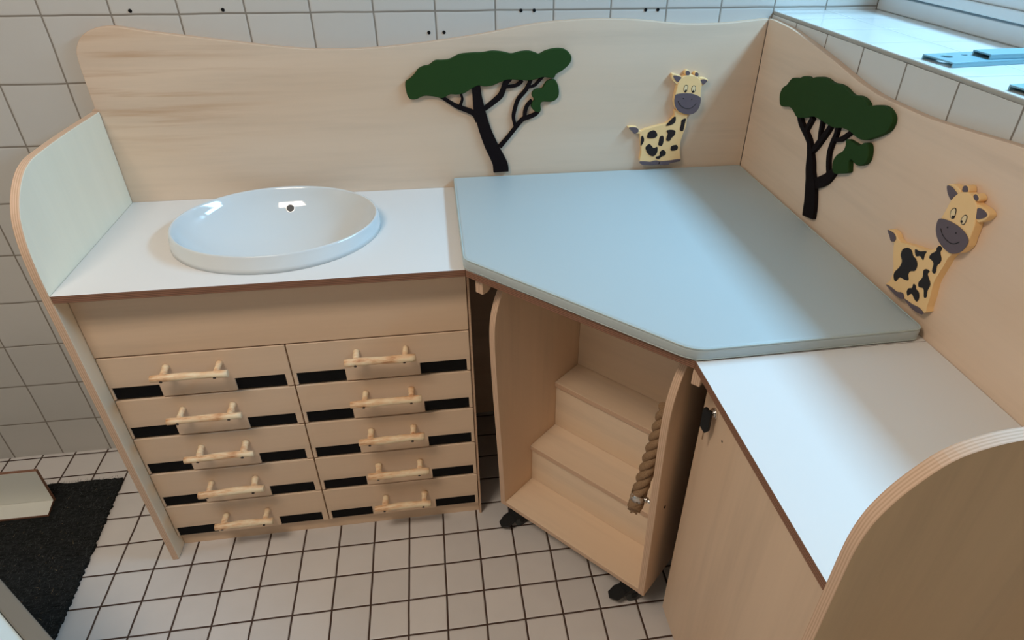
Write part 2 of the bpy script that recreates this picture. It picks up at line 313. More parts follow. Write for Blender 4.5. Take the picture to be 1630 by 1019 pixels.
# traced outlines, metres in the plane of each panel
TR = {
 'tree1_crown': [[(-.9891,1.1798),(-.9766,1.1891),(-.9641,1.1999),(-.9531,1.2123),(-.9412,1.2183),(-.9245,1.2217),(-.909,1.2316),(-.8909,1.2322),(-.871,1.2346),(-.8474,1.2453),(-.8176,1.2484),(-.7944,1.2486),(-.7843,1.2494),(-.7609,1.252),(-.7343,1.2494),(-.7126,1.2446),(-.6907,1.2491),(-.6671,1.2503),(-.6502,1.2459),(-.6399,1.2425),(-.623,1.2504),(-.5959,1.2552),(-.5753,1.2533),(-.5595,1.2429),(-.5541,1.2291),(-.5601,1.2147),(-.5769,1.2005),(-.594,1.1912),(-.599,1.1824),(-.6147,1.1828),(-.6304,1.1845),(-.6494,1.1794),(-.6702,1.1766),(-.7013,1.1797),(-.7236,1.1803),(-.7459,1.1736),(-.7667,1.166),(-.7872,1.1649),(-.8009,1.1678),(-.8182,1.1607),(-.8392,1.1491),(-.8597,1.1463),(-.8767,1.1468),(-.8976,1.1382),(-.9175,1.1427),(-.9442,1.1451),(-.965,1.1375),(-.9815,1.1389),(-.9884,1.1539)]],
 'tree1_clump': [[(-.618,1.1737),(-.5989,1.1781),(-.5879,1.1629),(-.5847,1.1393),(-.5921,1.126),(-.6062,1.1202),(-.6293,1.1209),(-.6345,1.1135),(-.6333,1.0997),(-.6385,1.093),(-.6503,1.0961),(-.66,1.1075),(-.6587,1.1194),(-.6524,1.1271),(-.6588,1.1381),(-.6561,1.1481),(-.6457,1.1545),(-.6317,1.1558),(-.6249,1.1656)]],
 'tree1_trunk': [[(-.8081,1.1752,.0238),(-.8053,1.1421,.0247),(-.8015,1.1083,.0313),(-.7971,1.0876,.0333),(-.786,1.0454,.0355),(-.7712,1.0052,.0405),(-.7557,.9714,.0432),(-.747,.9485,.0442),(-.7456,.9287,.0438)],[(-.9007,1.1416,.0088),(-.878,1.1259,.0095),(-.8582,1.1135,.0116),(-.8346,1.1043,.0131),(-.8143,1.0934,.0153),(-.8046,1.074,.0176)],[(-.8487,1.15,.0062),(-.8449,1.1366,.0068),(-.8465,1.1266,.0068),(-.8519,1.115,.0075)],[(-.7964,1.1015,.0119),(-.7822,1.1089,.0125),(-.7609,1.1242,.0139),(-.7432,1.1388,.0152),(-.7342,1.1569,.0144),(-.7271,1.1732,.0151),(-.7167,1.1843,.0165)],[(-.7256,1.1616,.0076),(-.7083,1.1628,.0083),(-.6944,1.1674,.009),(-.684,1.177,.0096)],[(-.7478,1.0006,.0123),(-.7239,1.0269,.0108),(-.7039,1.0513,.0108),(-.6841,1.0735,.0114),(-.6663,1.0799,.0108),(-.6484,1.087,.0107),(-.6378,1.0964,.0078)],[(-.7038,1.0566,.0093),(-.7083,1.0813,.01),(-.7035,1.1054,.0106),(-.6946,1.129,.0105),(-.6771,1.1486,.0105),(-.6667,1.165,.0098),(-.6598,1.1797,.0083)],[(-.6667,1.1584,.0056),(-.651,1.1629,.007),(-.639,1.1742,.007),(-.627,1.187,.0077)],[(-.677,1.0803,.0107),(-.6763,1.0942,.0107),(-.67,1.1112,.01),(-.6577,1.1245,.0092)]],
 'tree2_crown': [[(-.1838,1.1571),(-.1837,1.1707),(-.1906,1.1829),(-.2065,1.1935),(-.2182,1.2075),(-.2305,1.2156),(-.2576,1.221),(-.2747,1.2294),(-.292,1.2325),(-.3073,1.2317),(-.3286,1.24),(-.3539,1.2458),(-.374,1.2468),(-.3988,1.2443),(-.4264,1.2476),(-.4491,1.2466),(-.4739,1.2406),(-.4894,1.2398),(-.511,1.2438),(-.5291,1.2422),(-.5415,1.2376),(-.5493,1.2335),(-.5714,1.2414),(-.5929,1.2461),(-.609,1.2453),(-.6232,1.2402),(-.6328,1.231),(-.6341,1.2177),(-.628,1.2051),(-.6096,1.1899),(-.5887,1.1776),(-.5709,1.1686),(-.5524,1.1651),(-.5312,1.1658),(-.5114,1.1688),(-.481,1.167),(-.4528,1.1589),(-.42,1.1572),(-.3845,1.1582),(-.358,1.1569),(-.3316,1.1465),(-.3016,1.1368),(-.2822,1.1359),(-.2666,1.1429),(-.244,1.1471),(-.2137,1.1402),(-.1957,1.1397)]],
 'tree2_clump': [[(-.508,1.1507),(-.5303,1.1521),(-.5562,1.1531),(-.5691,1.1626),(-.5834,1.1651),(-.5925,1.1536),(-.5963,1.137),(-.5899,1.1233),(-.5747,1.1143),(-.5584,1.1142),(-.5461,1.118),(-.5388,1.1119),(-.5433,1.0992),(-.545,1.0879),(-.5189,1.0756),(-.4977,1.0688),(-.4864,1.0758),(-.4815,1.0914),(-.4885,1.1085),(-.5067,1.1243),(-.5106,1.1375)]],
 'tree2_trunk': [[(-.2901,1.1401,.0206),(-.3053,1.1256,.0194),(-.3288,1.1138,.019),(-.3595,1.0975,.0193),(-.3731,1.0787,.0217),(-.386,1.0572,.0321),(-.3964,1.0345,.0365),(-.4099,1.013,.046),(-.4212,.9905,.049),(-.4304,.967,.0497),(-.4353,.947,.0506),(-.4382,.9329,.049)],[(-.3349,1.1154,.0117),(-.3418,1.1328,.0124),(-.3501,1.1516,.0131)],[(-.3817,1.0791,.0112),(-.3949,1.0977,.0161),(-.4058,1.1151,.0157),(-.4218,1.1399,.0137),(-.431,1.1584,.0126)],[(-.4035,1.1081,.01),(-.397,1.1247,.01),(-.3937,1.1435,.01),(-.3914,1.1623,.0116)],[(-.4228,1.0127,.0251),(-.4457,1.0271,.0283),(-.4667,1.043,.0274),(-.4815,1.0602,.023),(-.4912,1.0726,.0152)],[(-.4747,1.0487,.0102),(-.4607,1.0714,.0111),(-.4505,1.0977,.0119),(-.4516,1.1227,.0126),(-.4568,1.1437,.0124),(-.4566,1.1615,.0131)],[(-.4572,1.1342,.0093),(-.4769,1.1394,.0114),(-.4926,1.1515,.0103),(-.5098,1.1674,.0093)]],
 'g1_body': [[(-.3452,1.0294),(-.334,1.0362),(-.305,1.0437),(-.2759,1.0499),(-.2621,1.0594),(-.2506,1.0732),(-.2511,1.0873),(-.2139,1.0777),(-.2145,1.0663),(-.2143,1.0405),(-.22,1.0174),(-.2243,.994),(-.2219,.9669),(-.218,.9439),(-.2493,.9407),(-.2821,.9427),(-.2835,.9416),(-.3111,.9403),(-.339,.9431),(-.3375,.9717),(-.3419,.9986),(-.3471,1.0193)]],
 'g1_head': [[(-.2594,1.1263),(-.2566,1.148),(-.2545,1.164),(-.246,1.1758),(-.2352,1.1808),(-.2209,1.1818),(-.2059,1.1788),(-.1926,1.1691),(-.1863,1.1569),(-.1857,1.1406),(-.1834,1.1159),(-.1838,1.0964),(-.1934,1.0812),(-.2076,1.076),(-.2259,1.0781),(-.2449,1.0857),(-.255,1.0986),(-.2596,1.1126)]],
 'g1_muzzle': [[(-.2599,1.1236),(-.2572,1.1317),(-.24,1.1345),(-.2164,1.1338),(-.1947,1.1272),(-.1842,1.1209),(-.1825,1.1103),(-.1849,1.0936),(-.1934,1.0812),(-.2076,1.0758),(-.226,1.0786),(-.2451,1.0871),(-.256,1.1014),(-.2598,1.114)]],
 'g1_ear': [[(-.2462,1.1771),(-.2585,1.1822),(-.2734,1.1857),(-.2746,1.1778),(-.2694,1.1671),(-.2566,1.1582),(-.2499,1.1626)],[(-.1945,1.1718),(-.1816,1.1729),(-.1683,1.1672),(-.1734,1.1593),(-.1826,1.1527),(-.1892,1.157)]],
 'g1_ear_in': [[(-.2704,1.1809),(-.2582,1.18),(-.2468,1.175),(-.252,1.1666),(-.2583,1.1646),(-.2664,1.1723)],[(-.1918,1.1678),(-.181,1.1694),(-.1715,1.1651),(-.1776,1.158),(-.183,1.1552),(-.188,1.1623)]],
 'g1_horn': [[(-.2352,1.1808),(-.2385,1.1875),(-.237,1.1927),(-.2315,1.1947),(-.2252,1.1911),(-.2238,1.1858),(-.225,1.1806)],[(-.208,1.1775),(-.2112,1.1829),(-.2102,1.1879),(-.2059,1.1899),(-.2001,1.1866),(-.1987,1.1812),(-.2008,1.1765)]],
 'g1_tail': [[(-.3852,1.0443),(-.3706,1.0461),(-.357,1.0427),(-.351,1.0339),(-.3393,1.0306),(-.3427,1.0206),(-.3522,1.0253),(-.3626,1.0251),(-.3723,1.0333)]],
 'g1_tailtip': [[(-.3822,1.0431),(-.369,1.0443),(-.3568,1.0413),(-.3526,1.0325),(-.3597,1.0262),(-.3657,1.0264),(-.374,1.0348)]],
 'g1_spot': [[(-.2738,1.0455),(-.265,1.0581),(-.2503,1.0709),(-.2476,1.0561),(-.2576,1.0478)],[(-.2292,1.0597),(-.2177,1.0636),(-.2186,1.0493),(-.2211,1.0292),(-.2306,1.0318),(-.2297,1.0468)],[(-.2704,1.031),(-.2587,1.0334),(-.2446,1.03),(-.2445,1.0183),(-.2524,1.0098),(-.2574,1.0012),(-.2674,1.0031),(-.2675,1.0134),(-.2656,1.0221)],[(-.326,1.0185),(-.3227,1.0285),(-.3068,1.0337),(-.2962,1.0203),(-.3041,1.0112),(-.3238,1.012)],[(-.3431,1.0162),(-.3379,1.0175),(-.334,1.0042),(-.3424,.9898)],[(-.2879,1.0141),(-.2791,1.0167),(-.2755,1.0049),(-.2786,.9887),(-.2895,.9906),(-.2893,1.001)],[(-.3269,.9862),(-.3173,.9947),(-.309,.9884),(-.3022,.9822),(-.2918,.9848),(-.2912,.9668),(-.3023,.9576),(-.3169,.9649),(-.3242,.9757)],[(-.2492,.986),(-.2342,.9884),(-.2292,.9792),(-.2351,.9729),(-.2489,.9725),(-.2509,.9801)],[(-.2823,.9694),(-.2739,.9757),(-.2647,.9687),(-.2657,.9597),(-.2759,.9555),(-.2828,.9489),(-.2923,.9511),(-.2914,.9562),(-.2825,.9589)]],
 'g1_hoof': [[(-.3392,.9446),(-.3081,.9417),(-.2992,.9444),(-.2837,.9437),(-.2816,.9314),(-.3318,.9336)],[(-.2809,.9405),(-.2496,.9431),(-.219,.9461),(-.2186,.9393),(-.2485,.9345),(-.251,.93),(-.2775,.9305)]],
 'g1_eye': [[(-.2371,1.1447),(-.2363,1.1528),(-.2316,1.1567),(-.2259,1.1539),(-.2256,1.1458),(-.2287,1.1369),(-.234,1.1376)],[(-.2143,1.1428),(-.2141,1.1509),(-.2094,1.1548),(-.2037,1.152),(-.2023,1.1452),(-.2037,1.137),(-.2108,1.1353)]],
 'g1_pupil': [[(-.2336,1.1406),(-.2312,1.144),(-.227,1.1418),(-.2282,1.138),(-.2317,1.1375)],[(-.2114,1.1392),(-.2089,1.1423),(-.2056,1.1398),(-.2064,1.1357),(-.2097,1.1358)]],
 'g1_smile': [[(-.2494,1.1137),(-.245,1.1072),(-.2348,1.098),(-.2191,1.0925),(-.206,1.0949),(-.1982,1.1024),(-.1956,1.1065)]],
 'g1_nostril': [[(-.2345,1.1207)],[(-.2099,1.118)]],
 'g2_body': [[(-.7566,1.0208),(-.7681,1.0286),(-.7811,1.0331),(-.8045,1.0397),(-.8226,1.0438),(-.8377,1.0475),(-.8525,1.0557),(-.8625,1.0671),(-.8699,1.0776),(-.8987,1.0741),(-.8948,1.0606),(-.8925,1.0438),(-.8889,1.0239),(-.8867,1.0085),(-.8883,.9931),(-.8918,.9743),(-.8933,.9562),(-.8948,.9443),(-.8663,.9371),(-.8334,.9365),(-.8318,.9366),(-.8062,.9345),(-.7749,.9352),(-.7816,.9503),(-.7799,.9715),(-.7663,.9968)]],
 'g2_head': [[(-.8477,1.1161),(-.8508,1.1338),(-.8536,1.1518),(-.859,1.1646),(-.8663,1.1735),(-.8771,1.1794),(-.8902,1.1804),(-.9033,1.1744),(-.913,1.1656),(-.918,1.1533),(-.9228,1.1379),(-.924,1.1236),(-.9241,1.113),(-.9254,1.1),(-.9176,1.0852),(-.9062,1.0761),(-.895,1.0734),(-.8775,1.0741),(-.8602,1.0815),(-.8495,1.094),(-.846,1.1051)]],
 'g2_muzzle': [[(-.8468,1.1157),(-.8642,1.1213),(-.8843,1.1229),(-.9013,1.1217),(-.9154,1.1179),(-.9251,1.1105),(-.9254,1.1),(-.9205,1.0874),(-.9096,1.0775),(-.8973,1.0731),(-.8791,1.0749),(-.8626,1.0811),(-.8512,1.0916),(-.8458,1.1034)]],
 'g2_ear': [[(-.8536,1.1518),(-.8407,1.1599),(-.8326,1.1687),(-.833,1.1756),(-.8446,1.1794),(-.8573,1.1786),(-.8675,1.1732),(-.859,1.1646)],[(-.9081,1.1692),(-.917,1.1702),(-.9286,1.1696),(-.9383,1.1653),(-.9386,1.1583),(-.9323,1.1496),(-.9221,1.1442),(-.9137,1.1558)]],
 'g2_ear_in': [[(-.8332,1.1734),(-.8449,1.1751),(-.855,1.1718),(-.8627,1.1683),(-.8558,1.161),(-.8543,1.1544),(-.8458,1.1583),(-.8379,1.1648)],[(-.9141,1.1653),(-.9241,1.1676),(-.9361,1.1643),(-.9339,1.1569),(-.9206,1.1486),(-.916,1.1568)]],
 'g2_horn': [[(-.8706,1.176),(-.8671,1.1811),(-.8679,1.1869),(-.8722,1.1899),(-.8776,1.189),(-.8812,1.1846),(-.8822,1.18)],[(-.9011,1.1749),(-.8961,1.1785),(-.8954,1.1823),(-.8991,1.1852),(-.9048,1.1836),(-.9093,1.1798),(-.9079,1.1746)]],
 'g2_tail': [[(-.7261,1.0356),(-.7364,1.0405),(-.7497,1.0395),(-.7613,1.0326),(-.7739,1.0294),(-.7604,1.0195),(-.7502,1.0208),(-.7393,1.026)]],
 'g2_tailtip': [[(-.7261,1.0356),(-.7363,1.0377),(-.7476,1.0375),(-.7557,1.0319),(-.7548,1.0241),(-.7455,1.0206),(-.7376,1.0273)]],
 'g2_spot': [[(-.787,1.025),(-.7971,1.0314),(-.8078,1.0311),(-.816,1.024),(-.8259,1.022),(-.8343,1.0141),(-.8341,1.0016),(-.8235,.994),(-.8217,.9862),(-.827,.9764),(-.8157,.972),(-.8033,.9693),(-.7974,.9567),(-.7896,.9594),(-.7854,.9702),(-.7934,.9876),(-.794,1.0008),(-.7855,1.0091),(-.7842,1.0189)],[(-.8152,1.0374),(-.8277,1.0398),(-.8427,1.0475),(-.8424,1.0389),(-.8434,1.0293),(-.8332,1.0324),(-.8235,1.0274)],[(-.8553,1.0407),(-.8562,1.0491),(-.8642,1.0591),(-.8633,1.0655),(-.8678,1.0717),(-.8747,1.0698),(-.8747,1.0617),(-.8826,1.0522),(-.8829,1.0445),(-.8793,1.0366),(-.8821,1.0241),(-.8788,1.0203),(-.8731,1.0232),(-.8703,1.0357),(-.8642,1.0394)],[(-.854,1.0126),(-.8591,1.0186),(-.8681,1.0184),(-.8664,1.0113),(-.8809,.999),(-.8807,.9844),(-.8842,.9728),(-.8792,.9692),(-.8704,.9825),(-.8579,.9793),(-.8535,.9873),(-.8579,1.0003)],[(-.8343,.9546),(-.8358,.9631),(-.8432,.9686),(-.8429,.9774),(-.85,.9768),(-.853,.9722),(-.8631,.9697),(-.8688,.9603),(-.8667,.9515),(-.8574,.9534),(-.849,.958),(-.8427,.9531),(-.8406,.9486)]],
 'g2_hoof': [[(-.7744,.936),(-.7905,.9398),(-.8097,.9399),(-.8196,.9448),(-.8285,.9456),(-.8334,.9365),(-.8142,.9315)],[(-.8337,.9388),(-.8583,.9408),(-.8768,.9447),(-.8908,.9428),(-.8898,.9367),(-.8628,.9326)]],
 'g2_eye': [[(-.8653,1.1326),(-.8641,1.1405),(-.869,1.1467),(-.8739,1.1463),(-.8768,1.1393),(-.8771,1.1303),(-.8724,1.1274),(-.8677,1.1291)],[(-.8926,1.1329),(-.8928,1.1405),(-.8967,1.146),(-.902,1.1454),(-.9041,1.1381),(-.9027,1.13),(-.8976,1.1283)]],
 'g2_pupil': [[(-.8709,1.1321),(-.8739,1.1342),(-.8769,1.1332),(-.8762,1.1299),(-.8727,1.1295)],[(-.893,1.1323),(-.8944,1.1348),(-.8975,1.1343),(-.8975,1.1313),(-.8944,1.1304)]],
 'g2_smile': [[(-.8594,1.1027),(-.865,1.0966),(-.8766,1.0912),(-.8904,1.0894),(-.8995,1.0919),(-.9053,1.0963),(-.9095,1.1005)]],
 'g2_nostril': [[(-.8728,1.1109)],[(-.8949,1.1105)]],
}

# ---------------------------------------------------------------- the room
struct(box('floor', -3.4, 0.0, -3.6, 0.0, -0.05, 0.0, mFLOOR, bev=0))
wb = struct(box('wall_back', -3.4, 0.36, 0.0, 0.12, 0.0, 2.75, mWALL, bev=0))
struct(box('wall_left', -3.5, -3.4, -3.6, 0.12, 0.0, 2.75, mWALLR, bev=0))
struct(box('wall_front', -3.4, 0.36, -3.7, -3.6, 0.0, 2.75, mPAINT, bev=0))
struct(box('ceiling', -3.4, 0.36, -3.6, 0.0, 2.70, 2.75, mCEIL, bev=0))
# right wall: below the window, above it and beyond it
bm = bmesh.new()
def bmbox(bm, x0, x1, y0, y1, z0, z1, mi=0):
    v = [bm.verts.new((x, y, z)) for x in (x0, x1) for y in (y0, y1) for z in (z0, z1)]
    for f in ((0, 1, 3, 2), (4, 6, 7, 5), (0, 4, 5, 1), (2, 3, 7, 6), (0, 2, 6, 4), (1, 5, 7, 3)):
        q = bm.faces.new([v[i] for i in f]); q.material_index = mi
bmbox(bm, 0, 0.36, -3.6, 0, 0, 1.324)
bmbox(bm, 0, 0.36, -3.6, -1.30, 1.324, 2.45)
bmbox(bm, 0, 0.36, -3.6, 0, 2.45, 2.75)
struct(meshobj('wall_right', bm, [mWALLR]))
struct(bevel(box('trim_1', 0.0, 0.32, -1.30, 0.0, 1.324, 1.334, mSILL, bev=0), 0.004, 3))
for x, z in ((-1.606, 1.35), (-1.40, 1.35), (-0.919, 1.293), (-0.881, 1.293), (-0.684, 1.341), (-0.650, 1.341), (-0.356, 1.339), (-0.323, 1.339)):
    bm = bmesh.new(); add_cyl(bm, (x, 0.002, z), (0, -1, 0), 0.0042, 0.0032, 14)
    meshobj('drill_hole', bm, [mBLACK], wb, (x, 0, z))
# window in the deep opening above the sill
win = struct(box('window_1', 0.30, 0.36, -1.30, 0.0, 1.334, 1.372, mPVC, bev=0.003))
for nm, a in (('frame', (0.30, 0.36, -1.30, 0.0, 2.41, 2.45)), ('frame', (0.30, 0.36, -1.30, -1.26, 1.372, 2.41)), ('frame', (0.30, 0.36, -0.04, 0.0, 1.372, 2.41)),
              ('sash', (0.288, 0.350, -1.255, -0.045, 1.378, 1.400)), ('sash', (0.296, 0.350, -1.255, -0.045, 1.400, 1.445)), ('sash', (0.288, 0.350, -1.255, -0.045, 2.35, 2.405)),
              ('sash', (0.288, 0.350, -1.255, -1.20, 1.445, 2.35)), ('sash', (0.288, 0.350, -0.10, -0.045, 1.445, 2.35))):
    box(nm, *a, mPVC, win, bev=0.003)
box('pane', 0.318, 0.322, -1.20, -0.10, 1.445, 2.35, mPANE, win, bev=0)
lamp = thing('ceiling_lamp', 'rectangular warm ceiling lamp above the floor in front of the units', 'lamp', (-1.85, -1.48, 2.70))
box('housing', -2.30, -1.40, -1.74, -1.22, 2.66, 2.70, mPVC, lamp, bev=0.004)
box('diffuser', -2.26, -1.44, -1.70, -1.26, 2.645, 2.66, mLAMP, lamp, bev=0.002)

# ---------------------------------------------------------------- wavy back panels
top = [(-1.644, 1.320), (-1.582, 1.309), (-1.487, 1.296), (-1.348, 1.277), (-1.255, 1.266), (-1.19, 1.262), (-1.12, 1.261), (-1.051, 1.263), (-0.97, 1.269), (-0.894, 1.277), (-0.798, 1.289),
       (-0.734, 1.299), (-0.653, 1.312), (-0.572, 1.319), (-0.473, 1.322), (-0.372, 1.318), (-0.303, 1.311), (-0.234, 1.306), (-0.146, 1.307), (-0.077, 1.312), (-0.018, 1.317)]
left = [(-1.750, 1.130), (-1.750, 1.225), (-1.747, 1.262), (-1.734, 1.288), (-1.712, 1.307), (-1.685, 1.317)]
pts = smooth(left[1:] + top, 4, False)
pts = [(-1.760, 0.02), (-1.760, 1.130)] + [(-1.751, 1.135)] + pts + [(-0.018, 0.02)]
bp = slab('backboard', pts, 0.0175, FBK(-0.0005), [mBACKP, mEDGE], bev=0.0015)
tag(bp, 'long wavy-topped birch board on the tiled wall behind basin and mat', 'panel')
rt = [(0.019, 1.317), (0.06, 1.317), (0.149, 1.313), (0.215, 1.305), (0.282, 1.296), (0.372, 1.282), (0.464, 1.266), (0.52, 1.259), (0.557, 1.256), (0.615, 1.255), (0.698, 1.2555), (0.758, 1.259),
      (0.841, 1.266), (0.932, 1.274), (1.02, 1.277), (1.10, 1.268), (1.19, 1.245), (1.28, 1.20), (1.34, 1.16), (1.371, 1.135)]
rpts = [(0.019, 0.02)] + smooth(rt, 4, False) + [(1.371, 0.02)]
rp = slab('backboard', rpts, 0.0175, FRT(-0.0005), [mPANEL, mEDGE], bev=0.0015)
tag(rp, 'wavy-topped birch board below the window sill, behind the right-hand tree and giraffe', 'panel')

# ---------------------------------------------------------------- left unit with basin
XL, H = -1.7424, 0.887
unit = thing('drawer_cabinet', 'birch cabinet with ten drawers and branch handles under the basin', 'cabinet', (-1.31, -0.23, 0))
prof = [(0.499, 0.0), (0.503, 0.30), (0.506, 0.60), (0.508, 0.80), (0.509, 0.90), (0.508, 0.945), (0.502, 0.998), (0.485, 1.050), (0.455, 1.088), (0.419, 1.114), (0.384, 1.127), (0.340, 1.132), (0.20, 1.1325), (0.019, 1.128)]
pp = [(0.019, 0.0), (0.499, 0.0)] + smooth(prof[1:], 4, False)
fr_l = frame((XL, 0, 0), (0, -1, 0), (0, 0, 1), (-1, 0, 0))
sp_ = slab('side_panel', pp, 0.018, fr_l, [mPALE, mEDGE], unit, bev=0.002)
sp_['label'] = 'tall pale end panel with rounded front corner'
box('side_panel', -0.8780, -0.8715, -0.4575, -0.02, 0.0, 0.8685, mEDGE, unit)
YF = -0.462
fr_f = frame((0, YF + 0.018, 0), (1, 0, 0), (0, 0, 1), (0, -1, 0))
slab('front_panel', rect(-1.7415, -0.8795, 0.6915, 0.8685), 0.018, fr_f, [mPLYU, mEDGE], unit)
box('plinth', -1.7418, -0.8785, -0.445, -0.428, 0.0, 0.047, mPLYU, unit)
def branch(name, L, r, parent, org, posts, seed):
    """peeled-branch bar on two stubs; org = middle of the bar"""
    rd = random.Random(seed); bm = bmesh.new()
    n = 15; P = []; R = []
    a1, a2 = rd.uniform(-.0025, .0025), rd.uniform(-.002, .002); ph = rd.uniform(0, 6)
    for i in range(n):
        t = i / (n - 1)
        P.append((-L / 2 + L * t, 0.0008 * math.sin(5 * t + ph), 0.45 * a1 * math.sin(math.pi * 2 * t + ph) + a2 * (t - .5)))
        R.append(r * (1 + 0.06 * math.sin(9 * t + ph * 2) + rd.uniform(-.05, .05)) * (0.93 if i in (0, n - 1) else 1))
    add_tube(bm, P, R, 12, 0)
    for dx, wd in posts:
        q = rd.uniform(-.003, .003); m = 6
        PP = [(dx + q * (1 - j / m), 0.038 * (1 - j / m), 0.004 * (1 - j / m) + 0.001) for j in range(m + 1)]
        add_tube(bm, PP, [wd * (1 + rd.uniform(-.12, .12)) * (1.08 if j == 0 else 1) for j in range(m + 1)], 10, 0)
        add_cyl(bm, (dx - 0.002, -r * 0.72, -r * 0.45), (0, -0.8, -0.5), 0.0034, 0.0035, 10, 1)
    return link(name, done(bm, name), [mBRANCH, mSCREW], Matrix.Translation(org), parent)
zs = [0.6895 - 0.1279 * i for i in range(6)]
cols = ((-1.7405, -1.3215, (-1.7350, -1.6285), (-1.4550, -1.3370), -1.5375), (-1.3185, -0.8795, (-1.3095, -1.1925), (-1.0070, -0.8890), -1.0980))
s = 0
for ci, (xa, xb, n1, n2, hx) in enumerate(cols):
    for r in range(5):
        zt, zb = zs[r] - 0.0022, zs[r + 1] + 0.0022
        nt_ = zb + 0.0365
        o = [(xa, zt), (xa, zb), (n1[0], zb), (n1[0], nt_), (n1[1], nt_), (n1[1], zb), (n2[0], zb), (n2[0], nt_), (n2[1], nt_), (n2[1], zb), (xb, zb), (xb, zt)]
        d = slab('drawer', o, 0.018, fr_f, [mPLYU, mPLYU], unit, bev=0.0016)
        for a, b in (n1, n2):
            box('notch_block', a, b, YF + 0.0035, YF + 0.017, zb + 0.0012, nt_, mBLACK, d, bev=0)  # black block added to close the notch, in place of an open recess
        s += 1
        L = (0.176 if r != 4 else 0.160) * random.uniform(.95, 1.03)
        branch('handle', L, random.uniform(.0086, .0102), d, (hx + random.uniform(-.003, .003), YF - 0.038, zb + 0.083 - (0.004 * r)), ((-0.055 + random.uniform(-.006, .006), random.uniform(.0068, .0088)), (0.060 + random.uniform(-.006, .006), random.uniform(.0068, .0088))), 100 + s)

# worktops
bx, by = -1.3255, -0.250
ell = lambda a, b, n=72: [(bx + a * math.cos(2 * math.pi * i / n), by + b * math.sin(2 * math.pi * i / n)) for i in range(n)]
w1 = slab('worktop', rect(XL + 0.0005, -0.8815, -0.509, -0.0185), 0.018, FXY(H - 0.018), [mHPL, mEDGEB], holes=[ell(0.222, 0.182)], bev=0.0008)
tag(w1, 'white worktop with brown plywood edge carrying the oval basin', 'worktop')
cw = thing('worktop', 'corner worktop board hidden under the grey blue mat, brown plywood edge showing', 'worktop', (-0.4, -0.4, H - 0.018))
slab('board', [(-0.8810, -0.0185), (-0.8810, -0.5095), (-0.4845, -0.9090), (-0.0185, -0.9090), (-0.0185, -0.0185)], 0.018, FXY(H - 0.018), [mHPL, mEDGEB], cw, bev=0.0008)
def bracket(P, U, L=0.075, hgt=0.042, t=0.022):
    pr_ = [(0, 0), (L, 0), (L, -0.006), (L * 0.72, -0.016), (L * 0.50, -0.032), (L * 0.30, -hgt), (0, -hgt)]
    U = Vector(U).normalized(); Nn = U.cross(Vector((0, 0, 1)))
    o = slab('bracket', pr_, t, frame(P, U, (0, 0, 1), Nn), [mPLYU, mEDGE], cw, bev=0.0015)
    return o
bracket((-0.860, -0.513, 0.8688), (0.72, 0.69, 0), 0.06, 0.040)
bracket((-0.4835, -0.903, 0.8688), (0.72, 0.69, 0), 0.05, 0.040, 0.018)
w3 = slab('worktop', rect(-0.4845, -0.0185, -1.3717, -0.9095), 0.018, FXY(H - 0.018), [mHPL, mEDGEB], bev=0.0008)
tag(w3, 'empty white worktop with brown edge between the mat and the rounded end panel', 'worktop')

# basin
bs = thing('washbasin', 'white oval ceramic basin set into the left worktop', 'basin', (bx, by, H))
bm = bmesh.new(); n = 96
lv = [(0.2485, 0.2215, H + 0.0003), (0.2475, 0.216, H + 0.011), (0.246, 0.2095, H + 0.025), (0.2445, 0.2055, 0.9185), (0.2435, 0.2045, 0.9222), (0.2405, 0.2015, 0.9236), (0.2380, 0.1990, 0.9215), (0.2360, 0.1970, 0.9185),
      ] + [(0.2355 * f_, 0.1965 * f_, 0.917 - d_) for f_, d_ in ((0.978, 0.010), (0.945, 0.022), (0.90, 0.035), (0.84, 0.049), (0.76, 0.064), (0.66, 0.079), (0.54, 0.093), (0.40, 0.105), (0.25, 0.1135), (0.12, 0.118))] + [(0.022, 0.022, 0.7985)]
rings = [[bm.verts.new((bx + a * math.cos(2 * math.pi * i / n), by + b * math.sin(2 * math.pi * i / n), z)) for i in range(n)] for a, b, z in lv]
for A, B in zip(rings, rings[1:]):
    for i in range(n): f = bm.faces.new((A[i], A[(i + 1) % n], B[(i + 1) % n], B[i])); f.smooth = True
bm.faces.new(rings[-1])
for f in bm.faces: f.smooth = True
# outside of the bowl below the worktop
lv2 = [(0.2205, 0.1805, H - 0.001), (0.216, 0.176, 0.866), (0.19, 0.152, 0.822), (0.145, 0.112, 0.800), (0.09, 0.068, 0.790), (0.022, 0.022, 0.786)]
r2 = [[bm.verts.new((bx + a * math.cos(2 * math.pi * i / n), by + b * math.sin(2 * math.pi * i / n), z)) for i in range(n)] for a, b, z in lv2]
for A, B in zip([rings[0]] + r2, r2):
    for i in range(n): f = bm.faces.new((A[i], A[(i + 1) % n], B[(i + 1) % n], B[i])); f.smooth = True
me = done(bm, 'bowl'); link('bowl', me, [mCER], Matrix.Translation((0, 0, 0)), bs)
th = math.radians(90.0); mHOLE = M('overflow hole', (0.05, 0.048, 0.048), 0.5)
nx = Vector((0, -0.80, 0.60)).normalized()
bm = bmesh.new(); c0 = Vector((bx - 0.001, by + 0.1700, 0.8735))
add_tube(bm, [c0 - nx * 0.004, c0 + nx * 0.0015], 0.0112, 24, 0)
add_cyl(bm, c0 + nx * 0.0016, nx, 0.0098, 0.0004, 20, 1)
ov = meshobj('overflow_opening', bm, [mCER, mHOLE], bs, tuple(c0)); ov['label'] = 'round dark overflow opening'
bm = bmesh.new(); add_cyl(bm, (bx, by, 0.7962), (0, 0, 1), 0.024, 0.003, 24); meshobj('drain', bm, [mCHROME], bs, (bx, by, 0.797))

